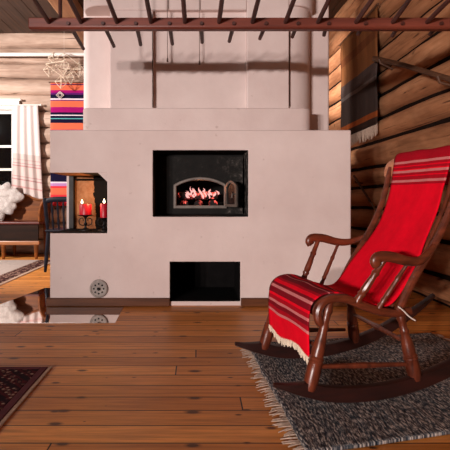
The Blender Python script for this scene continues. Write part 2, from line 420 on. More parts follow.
# dark upright strip for unlit, smoke-blackened plaster at the niche's outer edge, with a whitewashed arris
bm = bmesh.new(); box(bm, -1.072, -1.032, 3.90, 3.955, .545, .983); sp('niche_dark_strip', bm, M['iron'], smooth=0, bevel=.004)
bm = bmesh.new(); box(bm, -1.097, -1.073, 3.925, 3.96, .543, .984); sp('niche_corner', bm, M['plaster'], smooth=0, bevel=.003)

def rounded(x0, x1, y0, y1, rl, rr, k=7):
    """plan outline, front edge y0, with rounded front corners"""
    p = [(x1, y1), (x0, y1)]
    for i in range(k+1):
        a = PI + (PI/2)*i/k; p.append((x0+rl+rl*math.cos(a), y0+rl+rl*math.sin(a)))
    for i in range(k+1):
        a = 1.5*PI + (PI/2)*i/k; p.append((x1-rr+rr*math.cos(a), y0+rr+rr*math.sin(a)))
    return p
bm = bmesh.new()
prism(bm, rounded(-.895, .885, 3.62, 4.4, .05, .09), 'z', BZ-.002, 1.495)             # sloping shoulder course
prism(bm, rounded(-.975, 1.105, 3.95, 4.45, .07, .02), 'z', BZ-.002, CEIL-.002)       # core of the chimney, unseen back kept short to let light past
# front breast with a sunk panel
FB = 3.72; px0, px1, pz1 = -.356, .388, 2.29
prism(bm, [(-.697, 4.4), (-.697, FB), (px0, FB), (px0, 4.4)], 'z', 1.49, pz1)
prism(bm, [(px1, 4.4), (px1, FB), (.722, FB), (.722, 4.4)], 'z', 1.49, CEIL-.002)
prism(bm, rounded(.60, .935, FB+.03, 4.4, .01, .20, 10), 'z', 1.49, CEIL-.002)        # rounded column at the right
prism(bm, [(-.697, 4.4), (-.697, FB), (px1, FB), (px1, 4.4)], 'z', pz1, CEIL-.002)
box(bm, px0-.01, px1+.01, FB+.055, 4.4, 1.49, pz1+.01)
# projecting collar above the round corners
prism(bm, rounded(-.94, .955, FB+.012, 4.4, .17, .18), 'z', 2.33, CEIL-.002)
sp('chimney', bm, M['plaster'], smooth=30, bevel=.009)
# dark line for the shadow on the panel's left edge; crevice by the column
for (xx, za, zb) in ((-.358, 1.52, 2.26),):
    bm = bmesh.new(); tube(bm, [(xx+random.uniform(-.002, .002), FB+.001, za+(zb-za)*i/14) for i in range(15)], .0035, 5); sp('crack_shade_line', bm, M['tow'])
bm = bmesh.new(); tube(bm, [(.7235+random.uniform(-.001, .001), FB+.006, 1.53+.62*i/14) for i in range(15)], .0035, 5); sp('crack_shade_line', bm, M['tow'])
# damper cords hanging down the panel
for (px, y0_, y1_) in ((167, -60, 58), (199, -60, 61)):
    a = at(px, y0_, 3.70); b_ = at(px+.5, y1_, 3.70); bm = bmesh.new(); tube(bm, [a, a.lerp(b_, .5), b_], .0028, 6)
    tube(bm, [b_, b_-Vector((0, 0, .03))], [.005, .008], 8); sp('damper_cord', bm, M['cord'])
# wooden plinth
M['plinth'] = wood('plinth_wood', srgb(70, 36, 17), srgb(114, 66, 36), 'x', 6, .5, .06, .2, .25)
bm = bmesh.new(); box(bm, -1.118, -.207, 3.452, FY+.001, 0.002, .062); box(bm, -1.118, BX0+.001, FY+.001, 5.58, 0.002, .062); sp('plinth', bm, M['plinth'], smooth=0, bevel=.006)
bm = bmesh.new(); box(bm, .316, BX1+.02, 3.452, FY+.001, 0.002, .062); box(bm, BX1-.001, BX1+.02, FY+.001, 5.58, 0.002, .062); sp('plinth', bm, M['plinth'], smooth=0, bevel=.006)
# round soot hatch
hx, hz = -.733, .130
bm = bmesh.new()
lathe(bm, (hx, FY, hz), '-y', [(.068, -.001), (.067, .012), (.062, .016), (.055, .016), (.053, .010)], 32)
hatch = sp('soot_hatch', bm, M['hatch'], smooth=40)
bm = bmesh.new(); tube(bm, [(hx, FY-.010, hz), (hx, FY-.024, hz), (hx, FY-.03, hz)], [.008, .012, .006], 12); link_mesh('knob', bm, M['iron'], hatch); hatch.children[0].location = (0, -FY, 0)
bm = bmesh.new()
for k in range(8):
    a = 2*PI*k/8; tube(bm, [(hx+.036*math.cos(a), FY-.0095, hz+.036*math.sin(a)), (hx+.036*math.cos(a), FY-.0125, hz+.036*math.sin(a))], .0065, 8)
o = link_mesh('vent_holes', bm, M['black_soot'], hatch); o.location = (0, -FY, 0)
# iron front with an arched opening
def arch(x0, x1, z0, zs_, zc, k=14):
    """outline, anticlockwise from lower left"""
    w2 = (x1-x0)/2; h = zc-zs_; R0 = (w2*w2+h*h)/(2*h); a0 = math.asin(w2/R0); cx = (x0+x1)/2; cz = zc-R0
    return [(x0, z0), (x1, z0)] + [(cx+R0*math.sin(a0-2*a0*i/k), cz+R0*math.cos(a0-2*a0*i/k)) for i in range(k+1)]
inner = arch(-.172, .206, .742, .893, .944); outer = arch(-.196, .230, .716, .905, .966)
bm = bmesh.new(); ya, yb = 3.745, 3.772
rect = []
for (x, z) in outer:
    rect.append((max(-.320, min(.357, x*1.55 if abs(x) > .15 else x*1.3)), 1.13 if z > .88 else .675))
def ring_prism(bm, A, B, ya, yb):
    n_ = len(A); rows = [[bm.verts.new((p[0], y, p[1])) for p in L] for y in (ya, yb) for L in (A, B)]
    a0, b0, a1, b1 = rows
    for i in range(n_):
        j = (i+1) % n_
        for q in ((a0[i], a0[j], b0[j], b0[i]), (b1[i], b1[j], a1[j], a1[i]), (b0[i], b0[j], b1[j], b1[i]), (a1[i], a1[j], a0[j], a0[i])): bm.faces.new(q)
n = N('ash_stained_iron', .75, 0, .25); v = n.coord(); f = n.noise(v, 15, 5, .75); sx = n.n('ShaderNodeSeparateXYZ'); n.l(v, sx.inputs[0])
g_ = n.math('ADD', f, n.math('MULTIPLY', n.math('MAXIMUM', n.math('SUBTRACT', sx.outputs[0], .12), 0.0), .75))
n.color(n.ramp(g_, [(.3, (.003, .0025, .002)), (.60, (.009, .0075, .006)), (.70, (.035, .029, .025)), (.80, (.16, .135, .12))])).bump(f, .4, .01); M['ash_iron'] = n.m
ring_prism(bm, outer, rect, ya, yb); sp('iron_front', bm, M['ash_iron'], smooth=0)
bm = bmesh.new(); ring_prism(bm, inner, outer, 3.722, 3.76); sp('door_frame', bm, M['steel'], smooth=30, bevel=.005)
# half-round door leaf, swung open to the right
door = empty('oven_door', (.226, 3.728-FY, 0)); door.parent = stove; door.rotation_euler = (0, 0, -math.radians(62))
bm = bmesh.new(); leaf = arch(0, .17, .732, .885, .935); prism(bm, leaf, 'y', -.008, .008); link_mesh('leaf', bm, M['iron'], door, smooth=30, bevel=.003)
bm = bmesh.new(); li = arch(.022, .148, .752, .878, .915); ring_prism(bm, li, leaf, -.018, -.007); link_mesh('leaf_rim', bm, M['steel'], door, smooth=30)
bm = bmesh.new(); tube(bm, [(.145, -.008, .83), (.15, -.04, .83), (.15, -.045, .80)], [.006, .006, .008], 8); link_mesh('handle', bm, M['steel'], door)
for zz in (.76, .86):
    bm = bmesh.new(); tube(bm, [(0, -.004, zz-.015), (0, -.004, zz+.015)], .010, 10); link_mesh('hinge', bm, M['iron'], door)

# burning logs and flames in the chamber
r0 = .031
bl = [(-.115, 3.97, PI/2+.06, 0), (.005, 3.98, PI/2-.05, 0), (.125, 3.97, PI/2+.08, 0), (-.04, 3.89, .10, 1), (.05, 3.985, -.13, 1), (-.03, 4.075, .12, 1)]
for i, (x, y, a, lv) in enumerate(bl):
    L = .22+.05*math.sin(i*2.3); z = .7152+r0*1.12+lv*r0*2.3; bm = bmesh.new(); d = Vector((math.cos(a), math.sin(a), 0))
    pts = [d*(L*(t/6-.5)) for t in range(7)]
    tube(bm, pts, [r0*(1+.12*noise.noise(Vector((t, i*3.3, 1)))) for t in range(7)], 9)
    o = link_mesh('firewood_log', bm, M['ember']); o.location = (x, y, z)
    tag(o, 'charred log glowing with embers inside the arched oven', 'firewood', 'burning logs in the oven')
bm = bmesh.new()
for k in range(26):
    x = random.uniform(-.14, .16); y = random.choice((3.845, 3.845, 3.938, 4.03)); h = random.uniform(.025, .075)*(1-abs(x)*2.2); rr = random.uniform(.005, .010); z = random.uniform(.79, .84)
    ph = random.uniform(0, 6)
    tube(bm, [(x+.014*math.sin(ph+t*3.5), y, z+h*t) for t in (0, .2, .45, .7, .88, 1)], [rr*.5, rr, rr*.85, rr*.5, rr*.25, .0008], 8)
tag(link_mesh('flames', bm, M['fire'], smooth=180), 'pink orange flames flickering over the logs in the oven', 'fire', kind='stuff')

# candles in the corner niche
def holder(name, x, y, top, r, label):
    t = empty(name, (x, y, .5412), 0, label, 'candle holder')
    h = top-.5412
    bm = bmesh.new(); tube(bm, [(0, 0, 0), (0, 0, .006), (0, 0, .016), (0, 0, .022)], [.052, .052, .03, .012], 20); link_mesh('foot', bm, M['iron'], t)
    bm = bmesh.new(); turned(bm, (0, 0, .02), (0, 0, h-.012), [(0, .012), (.2, .008), (.35, .016), (.5, .008), (.75, .007), (.9, .012), (1, .02)]); link_mesh('stem', bm, M['iron'], t)
    bm = bmesh.new(); tube(bm, [(0, 0, h-.012), (0, 0, h-.004), (0, 0, h)], [.02, r+.012, r+.016], 20); link_mesh('drip_plate', bm, M['iron'], t)
    bm = bmesh.new()
    for s in (-1, 1): tube(bm, smooth_path([(s*.012, 0, .04), (s*.045, 0, .05), (s*.05, 0, .085), (s*.022, 0, .10), (s*.018, 0, .075)]), .004, 6)
    link_mesh('scroll', bm, M['iron'], t)
def candle(x, y, z, r, h, flame_dx, label):
    t = empty('candle', (x, y, z+.0005), 0, label, 'candle')
    bm = bmesh.new(); lathe(bm, (0, 0, 0), 'z', [(r-.003, 0), (r, .003), (r, h-.006), (r-.004, h), (r-.01, h-.004), (.004, h-.008)]); link_mesh('wax', bm, M['wax_red'], t)
    bm = bmesh.new(); tube(bm, [(flame_dx, 0, h-.008), (flame_dx, 0, h+.012)], .002, 6); link_mesh('wick', bm, M['wick'], t)
    bm = bmesh.new(); tube(bm, [(flame_dx, 0, h+.004+q*.036) for q in (0, .15, .35, .6, .8, 1)], [.003, .008, .0095, .006, .003, .0008], 12); link_mesh('flame', bm, M['flame'], t, smooth=180)
    bm = None
holder('candle_holder', -.895, 3.74, .665, .045, 'dark iron holder under the wide red candle, left in the niche')
candle(-.895, 3.74, .665, .047, .085, -.028, 'wide red pillar candle burning on the left in the niche')
holder('candle_holder', -.735, 3.68, .645, .030, 'dark iron holder under the slim red candle by the niche right edge')
candle(-.735, 3.68, .645, .030, .11, 0, 'slimmer red candle with a tall bright flame at the right of the niche')

# polished hearth plates on the floor
bm = bmesh.new(); prism(bm, [(-1.75, 3.005), (-.530, 3.005), (-.545, 3.448), (-1.75, 3.448)], 'z', .0003, .0016)
tag(link_mesh('hearth_plate', bm, M['mirror_steel'], smooth=0), 'mirror-bright metal hearth plate on the floor before the fireplace', 'floor plate')
bm = bmesh.new(); prism(bm, [(-1.50, 3.452), (-1.122, 3.452), (-1.122, 4.18), (-1.36, 4.18)], 'z', .0003, .0016)
tag(link_mesh('hearth_plate', bm, M['mirror_steel'], smooth=0), 'smaller reflecting floor plate along the left side of the fireplace', 'floor plate')

# ------------------------------------------------------------------ DRYING RACK
RY, RZ0, RZ1, RD = 2.60, 1.738, 1.800, .055
rack = empty('drying_rack', (0, RY, RZ0), 0, 'red-brown wooden pole rack with rows of pegs hanging below the ceiling', 'rack')
def rp(name, bm, m, **kw):
    bmesh.ops.translate(bm, verts=bm.verts, vec=(0, -RY, -RZ0)); return link_mesh(name, bm, m, rack, **kw)
bm = bmesh.new()
xa, xb = (28-198)/470*RY, 1.58
prism(bm, [(RY, RZ0+.008), (RY+.012, RZ0), (RY+RD-.01, RZ0), (RY+RD, RZ0+.008), (RY+RD, RZ1), (RY, RZ1)], 'x', xa, xb); rp('beam', bm, M['rack'], smooth=20, bevel=.006)
for i, px in enumerate((49, 81, 117, 151, 185, 219, 252.5, 285.5, 318, 356, 393, 427, 462)):
    x = (px-198)/470*RY; L = random.uniform(.30, .38) if px < 340 else random.uniform(.22, .27); bm = bmesh.new(); dx = random.uniform(-.012, .012)
    tube(bm, [(x, RY+.03, 1.769), (x+dx*.4, RY-.12, 1.769+.022), (x+dx, RY-L, 1.769+.16*L)], [.0125, .0128, .011], 8); rp('peg', bm, M['peg'])
for i, px in enumerate((71, 105, 137, 170, 201.5, 233, 264.5, 296, 326, 362, 398, 436)):
    x = (px-198)/470*(RY+RD); L = max(.07, .31-.00088*(px-71))+random.uniform(-.015, .015); bm = bmesh.new(); dx = random.uniform(-.01, .01)
    tube(bm, [(x, RY-.012, 1.764), (x, RY+.06, 1.764), (x+dx, RY+RD+L, 1.764-.02)], [.010, .0125, .011], 8); rp('peg', bm, M['peg'])
for x in ((58-198)/470*RY, 1.50):
    bm = bmesh.new(); tube(bm, [(x, RY+.045, RZ1-.005), (x-.01, RY+.045, CEIL)], .011, 8); rp('hanger', bm, M['peg'])

# ------------------------------------------------------------------ ROCKING CHAIR
CH = (.591, 2.055, 0); CR = math.radians(12)
chair = empty('rocking_chair', CH, CR, 'dark red-brown turned wooden rocking chair standing on the rag rug', 'chair')
RR = 1.05
def rock_z(x): return RR-math.sqrt(RR*RR-x*x)
rug_t = .0162
for s in (-1, 1):
    # rocker: tapered curved plank
    bm = bmesh.new(); n_ = 26; xs_ = [-.372+1.07*i/n_ for i in range(n_+1)]; rings = []
    for i, x in enumerate(xs_):
        t = i/n_; th = .066*min(1, (.25+t*6))*min(1, .35+(1-t)*3.2); th = max(th, .018)
        z = rock_z(x)+rug_t
        lift = .018*(1-min(1, t*5))
        y = s*.25; hw = .017*min(1, .45+t*8)
        rings.append([bm.verts.new(p) for p in ((x, y-hw, z+.006+lift), (x, y, z+lift), (x, y+hw, z+.006+lift), (x, y+hw, z+lift+th-.006), (x, y, z+lift+th), (x, y-hw, z+lift+th-.006))])
    for r, q in zip(rings, rings[1:]):
        for k in range(6): bm.faces.new((r[k], r[(k+1) % 6], q[(k+1) % 6], q[k]))
    bm.faces.new(rings[0][::-1]); bm.faces.new(rings[-1]); link_mesh('rocker', bm, M['rocker'], chair, smooth=50)
    # turned legs
    legp = [(0, .021), (.04, .025), (.10, .027), (.22, .0275), (.30, .026), (.32, .029), (.34, .026), (.36, .029), (.38, .024), (.45, .025), (.55, .0215), (.68, .016), (.72, .019), (.75, .015), (.85, .015), (.9, .019), (.95, .016), (1, .014)]
    bm = bmesh.new(); turned(bm, (-.232, s*.25, rock_z(-.225)+.055), (-.138, s*.232, .402), legp); link_mesh('leg', bm, M['chair_leg'], chair)
    bm = bmesh.new(); turned(bm, (.236+.014*s, s*.25, rock_z(.235)+.055), (.185+.022*s, s*.232, .350), legp); link_mesh('leg', bm, M['chair_leg'], chair)
    # side rail of the seat with its front scroll
    rail = smooth_path([(-.158, 0, .326), (-.172, 0, .318), (-.187, 0, .338), (-.188, 0, .372), (-.168, 0, .402), (-.130, 0, .416), (-.07, 0, .411), (0, 0, .382), (.08, 0, .355), (.15, 0, .346), (.205, 0, .352)], 5)
    bm = bmesh.new(); tube(bm, [p+Vector((0, s*.236, 0)) for p in rail], [.009+.009*min(1, i/9) for i in range(len(rail))], 10, (.95, 1.0), up=(0, 1, 0)); link_mesh('seat_rail', bm, M['chair'], chair)
    # back post
    post = smooth_path([(.148, s*.236, .345), (.22, s*.236, .475), (.29, s*.238, .578), (.355, s*.24, .685), (.405, s*.24, .80), (.432, s*.242, .90), (.448, s*.242, .955)], 5)
    bm = bmesh.new(); tube(bm, post, [.0168-.004*i/len(post) for i in range(len(post))], 10); link_mesh('back_post', bm, M['chair'], chair)
    # arm
    arm = smooth_path([(.030, s*.283, .556), (.022, s*.284, .574), (.038, s*.284, .589), (.095, s*.282, .587), (.16, s*.278, .570), (.215, s*.270, .566), (.262, s*.260, .582), (.305, s*.248, .606)], 5)
    arm = [p+Vector((0, 0, (.012 if s == 1 else -.013)*min(1, max(0, (.30-p.x)/.08)))) for p in arm]
    bm = bmesh.new(); tube(bm, arm, [.0115+.0055*math.sin(PI*min(1, .25+i/len(arm)*.9)) for i in range(len(arm))], 12, (1.25, .95), up=(0, 1, 0)); link_mesh('armrest', bm, M['chair'], chair)
    # spindles under the arm
    spn = [(0, .010), (.1, .013), (.16, .010), (.22, .014), (.26, .011), (.32, .013), (.5, .0115), (.62, .010), (.68, .013), (.72, .010), (.85, .009), (1, .009)]
    bm = bmesh.new(); turned(bm, (-.035, s*.240, .392), (.068, s*.280, .580+.010*s), [(t, r*1.18) for t, r in spn], 10); link_mesh('arm_spindle', bm, M['chair_leg'], chair)
    bm = bmesh.new(); turned(bm, (.058, s*.240, .362), (.172, s*.272, .560+.010*s), [(t, r*.8) for t, r in spn], 10); link_mesh('arm_spindle', bm, M['chair_leg'], chair)
    # low side stretcher
    bm = bmesh.new(); turned(bm, (-.212, s*.248, .165), (.196, s*.248, .145), [(0, .008), (.3, .010), (.5, .012), (.7, .010), (1, .008)], 8); link_mesh('stretcher', bm, M['chair_leg'], chair)
for (xn, xf, z) in ((.196, .232, .225), (-.190, -.190, .235)):
    bm = bmesh.new(); turned(bm, (xn, -.24, z), (xf, .24, z), [(0, .008), (.45, .011), (.5, .015), (.55, .011), (1, .008)], 8); link_mesh('stretcher', bm, M['chair_leg'], chair)
# curved seat
seatp = smooth_path([(-.183, 0, .348), (-.184, 0, .372), (-.165, 0, .396), (-.130, 0, .408), (-.07, 0, .403), (0, 0, .377), (.08, 0, .352), (.15, 0, .343), (.19, 0, .346)], 5)
bm = bmesh.new(); grid(bm, len(seatp)-1, 1, lambda u, v: seatp[int(round(u*(len(seatp)-1)))]+Vector((0, -.222+.444*v, 0))); link_mesh('seat', bm, M['chair'], chair, solid=.018)
# crest rail with rolled ends
cr = [Vector((.452+.030*(1-(2*i/16-1)**2), -.285+.57*i/16, .945+.022*(1-(2*i/16-1)**2))) for i in range(17)]
bm = bmesh.new(); tube(bm, cr, [.030]+[.047-.006*abs(2*i/16-1) for i in range(1, 16)]+[.030], 12, (.42, 1.0), up=(0, 0, 1)) if False else None
rings = []
for i, p in enumerate(cr):
    e = abs(2*i/16-1); h = .050 if e < .9 else (.049 if e < .99 else .038); d = .019 if e < .99 else .014
    rings.append([bm.verts.new(p+Vector((d*math.cos(a)+.010*math.sin(a), 0, h*math.sin(a)))) for a in [2*PI*k/14 for k in range(14)]])
for r, q in zip(rings, rings[1:]):
    for k in range(14): bm.faces.new((r[k], r[(k+1) % 14], q[(k+1) % 14], q[k]))
bm.faces.new(rings[0][::-1]); bm.faces.new(rings[-1]); link_mesh('crest_rail', bm, M['crest'], chair, bevel=.004)
for i in range(5):
    y = -.18+.09*i
    pth = smooth_path([(.165, y*.95, .350), (.235, y*.97, .475), (.305, y, .578), (.370, y, .685), (.422, y, .80), (.452, y, .90), (.466, y*1.02, .935)], 4)
    bm = bmesh.new(); tube(bm, pth, .0085, 8); link_mesh('back_spindle', bm, M['chair_leg'], chair)

# red throw over the back and seat
prof = smooth_path([(.512, 0, .86), (.506, 0, .93), (.490, 0, .995), (.470, 0, 1.018), (.446, 0, 1.005), (.436, 0, .955), (.420, 0, .87), (.392, 0, .775), (.345, 0, .672), (.287, 0, .575), (.225, 0, .490), (.165, 0, .410), (.115, 0, .372), (.05, 0, .378), (-.02, 0, .402), (-.08, 0, .425), (-.130, 0, .431), (-.172, 0, .421), (-.203, 0, .392), (-.213, 0, .345), (-.214, 0, .28), (-.212, 0, .23), (-.210, 0, .195)], 6)
acc = [0]
for a, b_ in zip(prof, prof[1:]): acc.append(acc[-1]+(b_-a).length)
TOT = acc[-1]
def u_of(test):
    return next(acc[i]/TOT for i, p in enumerate(prof) if test(p))
ua = u_of(lambda p: p.z < .6 and p.x < .045); ub = u_of(lambda p: p.x < -.19 and p.z < .285)
n = N('red_throw', .9, 0, .1); V_ = uvchan(n, 0)
red = srgb(232, 5, 34); mar = srgb(124, 14, 28); cream = srgb(206, 118, 116); drk = srgb(168, 10, 30)
# V_ runs from the loose end behind the crest (0) to the fringe (1)
stops = [(0, red), (.09, drk), (.150, drk), (.155, cream), (.1610, drk), (.169, red), (.175, drk), (.181, red), (.187, cream), (.193, drk), (.201, red), (.207, drk), (.217, cream), (.223, drk), (.231, red)]
c1 = n.ramp(V_, stops, 'CONSTANT')
seat_band = [(0, mar), (.05, cream), (.065, drk), (.14, mar), (.19, red), (.235, cream), (.255, mar), (.33, drk), (.38, red), (.42, mar), (.47, cream), (.485, mar), (.56, drk), (.60, red), (.635, mar), (.67, cream), (.695, mar), (.76, red), (.79, drk), (.84, cream), (.865, mar), (.92, drk), (.96, cream), (.985, red)]
stops2 = [(0, red)]+[(ua+(ub-ua)*t, c_) for t, c_ in seat_band]
c2 = n.ramp(V_, stops2, 'CONSTANT')
c = n.mix(c1, c2, n.math('GREATER_THAN', V_, .5)); nz = n.noise(n.coord(), 26, 3)
c = n.mix(c, n.ramp(nz, [(.3, (.84, .84, .84)), (.7, (1, 1, 1))]), .8, 'MULTIPLY'); n.color(c)
weave(n, 160, .35); M['throw'] = n.m
def along(u):
    d = u*TOT
    for i in range(len(acc)-1):
        if d <= acc[i+1]+1e-9: return prof[i].lerp(prof[i+1], (d-acc[i])/max(1e-9, acc[i+1]-acc[i]))
    return prof[-1]
def throw_pt(u, v):
    p = along(u); q = 2*v-1
    half = .182+.036*min(1, max(0, (u-.25)/.2))+.012*math.sin(u*11+.5)+.012*noise.noise(Vector((u*6, q*.3, 2)))
    y = half*q
    fold = .006*noise.noise(Vector((u*7, q*2.2, 5)))+.012*max(0, math.sin((u-.30)*PI/.3))*math.sin(q*5+u*9)*(.35 if .3 < u < .6 else 0)
    tan = (along(min(1, u+.004))-along(max(0, u-.004))).normalized(); nr = Vector((tan.z, 0, -tan.x))
    hem = .012*math.sin(q*4)*max(0, (u-.9)/.1)
    return p+Vector((0, y-(.006 if u > .75 else 0), 0))-nr*(fold-.004)-Vector((0, 0, hem))
throw = empty('throw_blanket', CH, CR, 'red woven throw with maroon and cream stripes draped over the rocking chair', 'blanket')
bm = bmesh.new(); grid(bm, 150, 26, throw_pt); link_mesh('cloth', bm, M['throw'], throw, smooth=180, solid=.005)
bm = bmesh.new()
for k in range(44):
    v = k/43; p = throw_pt(1, v); q = p+Vector((random.uniform(-.006, .006), random.uniform(-.004, .004), -random.uniform(.020, .030)))
    tube(bm, [p+Vector((0, 0, .004)), p.lerp(q, .5)+Vector((-.003, 0, 0)), q], [.0035, .0048, .003], 5)
tag(link_mesh('fringe', bm, M['fringe'], throw), 'short cream fringe along the front hem', kind='stuff')
bm = bmesh.new(); tube(bm, smooth_path([(.135, -.262, .378), (.155, -.266, .362), (.18, -.268, .338), (.205, -.270, .322)], 4), .0028, 6); link_mesh('tie_cord', bm, M['white_cord'], throw)

# ------------------------------------------------------------------ RUGS
def quad_pt(A, B, Cc, D, u, v): return A.lerp(B, u).lerp(D.lerp(Cc, u), v)
n = N('rag_rug', .95, 0, .1); U = uvchan(n, 0); Vv = uvchan(n, 1)
n1 = n.n('ShaderNodeTexNoise', noise_dimensions='1D'); n1.inputs['Scale'].default_value = 1; n1.inputs['Detail'].default_value = 3; n.l(n.math('MULTIPLY', U, 26), n1.inputs['W'])
cmb = n.n('ShaderNodeCombineXYZ'); n.l(n.math('MULTIPLY', U, 100), cmb.inputs[0]); n.l(n.math('MULTIPLY', Vv, 22), cmb.inputs[1])
n2 = n.noise(cmb.outputs[0], 1.6, 3, .7)
c = n.ramp(n1.outputs['Fac'], [(.30, srgb(40, 52, 66)), (.40, srgb(104, 118, 124)), (.47, srgb(50, 54, 66)), (.54, srgb(140, 130, 122)), (.60, srgb(66, 46, 44)), (.70, srgb(70, 92, 100))])
c = n.mix(c, n.ramp(n2, [(.38, srgb(14, 16, 22)), (.47, srgb(70, 74, 82)), (.54, srgb(140, 134, 130)), (.61, srgb(232, 220, 208))]), .68)
n.color(c).bump(n2, .8, .012); M['rag'] = n.m
rr_ = empty('rag_rug', (.85, 2.1, 0), 0, 'blue-grey woven rag rug with fringed end under the rocking chair', 'rug')
A, B, Cc, D = Vector((.265, 2.54, 0)), Vector((1.36, 2.745, 0)), Vector((1.46, 1.735, 0)), Vector((.335, 1.455, 0)); OFF = Vector((.85, 2.1, 0))
def rug_pt(u, v):
    p = quad_pt(A, B, Cc, D, u, v); p.z = .007+.0015*noise.noise(p*6)+.002; e = .012*noise.noise(Vector((u*4, v*9, 3)))
    return p-OFF+Vector((e*(1-u), e*.6, 0))
bm = bmesh.new(); grid(bm, 60, 60, rug_pt); link_mesh('weave', bm, M['rag'], rr_, smooth=180, solid=.010)
bm = bmesh.new()
for u0 in (0, 1):
    for k in range(110):
        v = (k+random.random())/110; p = rug_pt(u0, v); s = -1 if u0 == 0 else 1; L = random.uniform(.022, .062); a = random.uniform(-.1, .75)*s
        q = p+Vector((s*L*math.cos(a), L*math.sin(a), 0)); q.z = .004
        m_ = p.lerp(q, .5); m_.z = .008
        tube(bm, [p, m_, q], [.0022, .0028, .0018], 5)
M['rug_fringe'] = plain('rug_fringe', srgb(176, 152, 134), .95, 0, .3, 60, .2)
tag(link_mesh('fringe', bm, M['rug_fringe'], rr_), 'knotted pale fringe at the rug ends', kind='stuff')

n = N('oriental_rug', .95, 0, .1); v = n.coord(); vo = n.n('ShaderNodeTexVoronoi'); vo.inputs['Scale'].default_value = 38; n.l(v, vo.inputs['Vector'])
wv = n.n('ShaderNodeTexMagic', turbulence_depth=3); wv.inputs['Scale'].default_value = 11; n.l(v, wv.inputs[0])
c = n.ramp(wv.outputs['Fac'], [(.25, srgb(46, 14, 20)), (.42, srgb(92, 30, 36)), (.55, srgb(34, 26, 34)), (.70, srgb(128, 84, 72)), (.82, srgb(170, 140, 116))], 'CONSTANT')
c = n.mix(c, n.ramp(vo.outputs['Distance'], [(.16, srgb(206, 178, 152)), (.30, srgb(84, 26, 34)), (.5, srgb(36, 16, 22))]), .5)
n.color(c).bump(n.noise(v, 200, 2), .5, .004); M['oriental'] = n.m
M['rug_border'] = plain('rug_border_red', srgb(84, 20, 30), .95, 0, .25, 30, .3)
M['rug_edge'] = plain('rug_edge_cream', srgb(178, 148, 126), .95, 0, .3, 60, .3)
org = empty('patterned_rug', (-1.3, 1.4, 0), 0, 'dark red patterned rug in the lower left foreground', 'rug')
def slab(name, x0, x1, y0, y1, z0, z1, m, par, cx, cy, bev=.003):
    bm = bmesh.new(); box(bm, x0-cx, x1-cx, y0-cy, y1-cy, z0, z1); return link_mesh(name, bm, m, par, smooth=0, bevel=bev)
slab('field', -2.2, -.735, .5, 2.175, .001, .009, M['oriental'], org, -1.3, 1.4)
slab('border', -.735, -.703, .5, 2.205, .001, .0095, M['rug_border'], org, -1.3, 1.4); slab('border', -2.2, -.735, 2.175, 2.205, .001, .0095, M['rug_border'], org, -1.3, 1.4)
slab('selvedge', -.703, -.684, .5, 2.215, .001, .007, M['rug_edge'], org, -1.3, 1.4)

n = N('border_pattern', .95, 0, .1); v = n.coord(); wv = n.n('ShaderNodeTexVoronoi'); wv.inputs['Scale'].default_value = 17; wv.inputs['Randomness'].default_value = .55; n.l(v, wv.inputs['Vector'])
n.color(n.ramp(wv.outputs['Distance'], [(0, srgb(70, 40, 36)), (.22, srgb(168, 138, 120)), (.36, srgb(84, 48, 44)), (.52, srgb(52, 30, 28))], 'CONSTANT')); M['border_pat'] = n.m
M['grey_rug'] = plain('grey_rug', srgb(176, 160, 150), .95, 0, .12, 20, .3)
gr_ = empty('bordered_rug', (-2.8, 5, 0), 0, 'grey rug with a dark patterned border in front of the bench', 'rug')
slab('field', -3.7, -2.03, 4.0, 6.02, .001, .008, M['grey_rug'], gr_, -2.8, 5); slab('border', -2.03, -1.84, 4.0, 6.02, .001, .0085, M['border_pat'], gr_, -2.8, 5)
slab('selvedge', -1.84, -1.80, 4.0, 6.02, .001, .0075, M['rug_edge'], gr_, -2.8, 5)

# ------------------------------------------------------------------ BENCH, SHEEPSKIN
BN = (-2.95, 6.36, 0)
bench = empty('bench', BN, 0, 'long brown wooden settle with curved back under the window', 'bench')
def bp(name, bm, m, **kw):
    bmesh.ops.translate(bm, verts=bm.verts, vec=(-BN[0], -BN[1], 0)); return link_mesh(name, bm, m, bench, **kw)
bx0, bx1 = -3.95, -2.07
bm = bmesh.new(); box(bm, bx0, bx1, 6.13, 6.57, .455, .485); bp('seat', bm, M['bench_seat'], smooth=0, bevel=.008)
bm = bmesh.new(); box(bm, bx0+.02, bx1-.02, 6.15, 6.18, .24, .455); bp('front_panel', bm, M['bench_dark'], smooth=0, bevel=.004)
bm = bmesh.new(); box(bm, bx0, bx1, 6.125, 6.185, .185, .24); bp('bottom_rail', bm, M['bench_rail'], smooth=0, bevel=.01)
# back board: top edge sweeps down towards the end, then flares up
top = smooth_path([(bx0, 0, .80), (-3.4, 0, .93), (-3.0, 0, .93), (-2.62, 0, .90), (-2.4, 0, .83), (-2.25, 0, .775), (-2.15, 0, .775), (-2.085, 0, .80)], 5)
bm = bmesh.new(); prism(bm, [(p.x, p.z) for p in top]+[(bx1-.015, .485), (bx0, .485)], 'y', 6.555, 6.585); bp('backrest', bm, M['bench'], smooth=25, bevel=.004)
bm = bmesh.new(); tube(bm, [Vector((p.x, 6.565, p.z)) for p in top], .02, 8); bp('top_moulding', bm, M['bench'])
for s, xe in ((1, bx1), (-1, bx0)):
    pr = smooth_path([(xe-s*.01, 0, .485), (xe-s*.01, 0, .58), (xe+s*.005, 0, .68), (xe+s*.04, 0, .76), (xe+s*.075, 0, .79)], 4)
    bm = bmesh.new(); grid(bm, len(pr)-1, 1, lambda u, v: pr[int(round(u*(len(pr)-1)))]+Vector((0, 6.15+.43*v, 0))); bp('arm_panel', bm, M['bench'], solid=.028)
    bm = bmesh.new(); tube(bm, [(xe+s*.082, 6.14, .785), (xe+s*.082, 6.58, .785)], .026, 12); bp('arm_roll', bm, M['bench'])
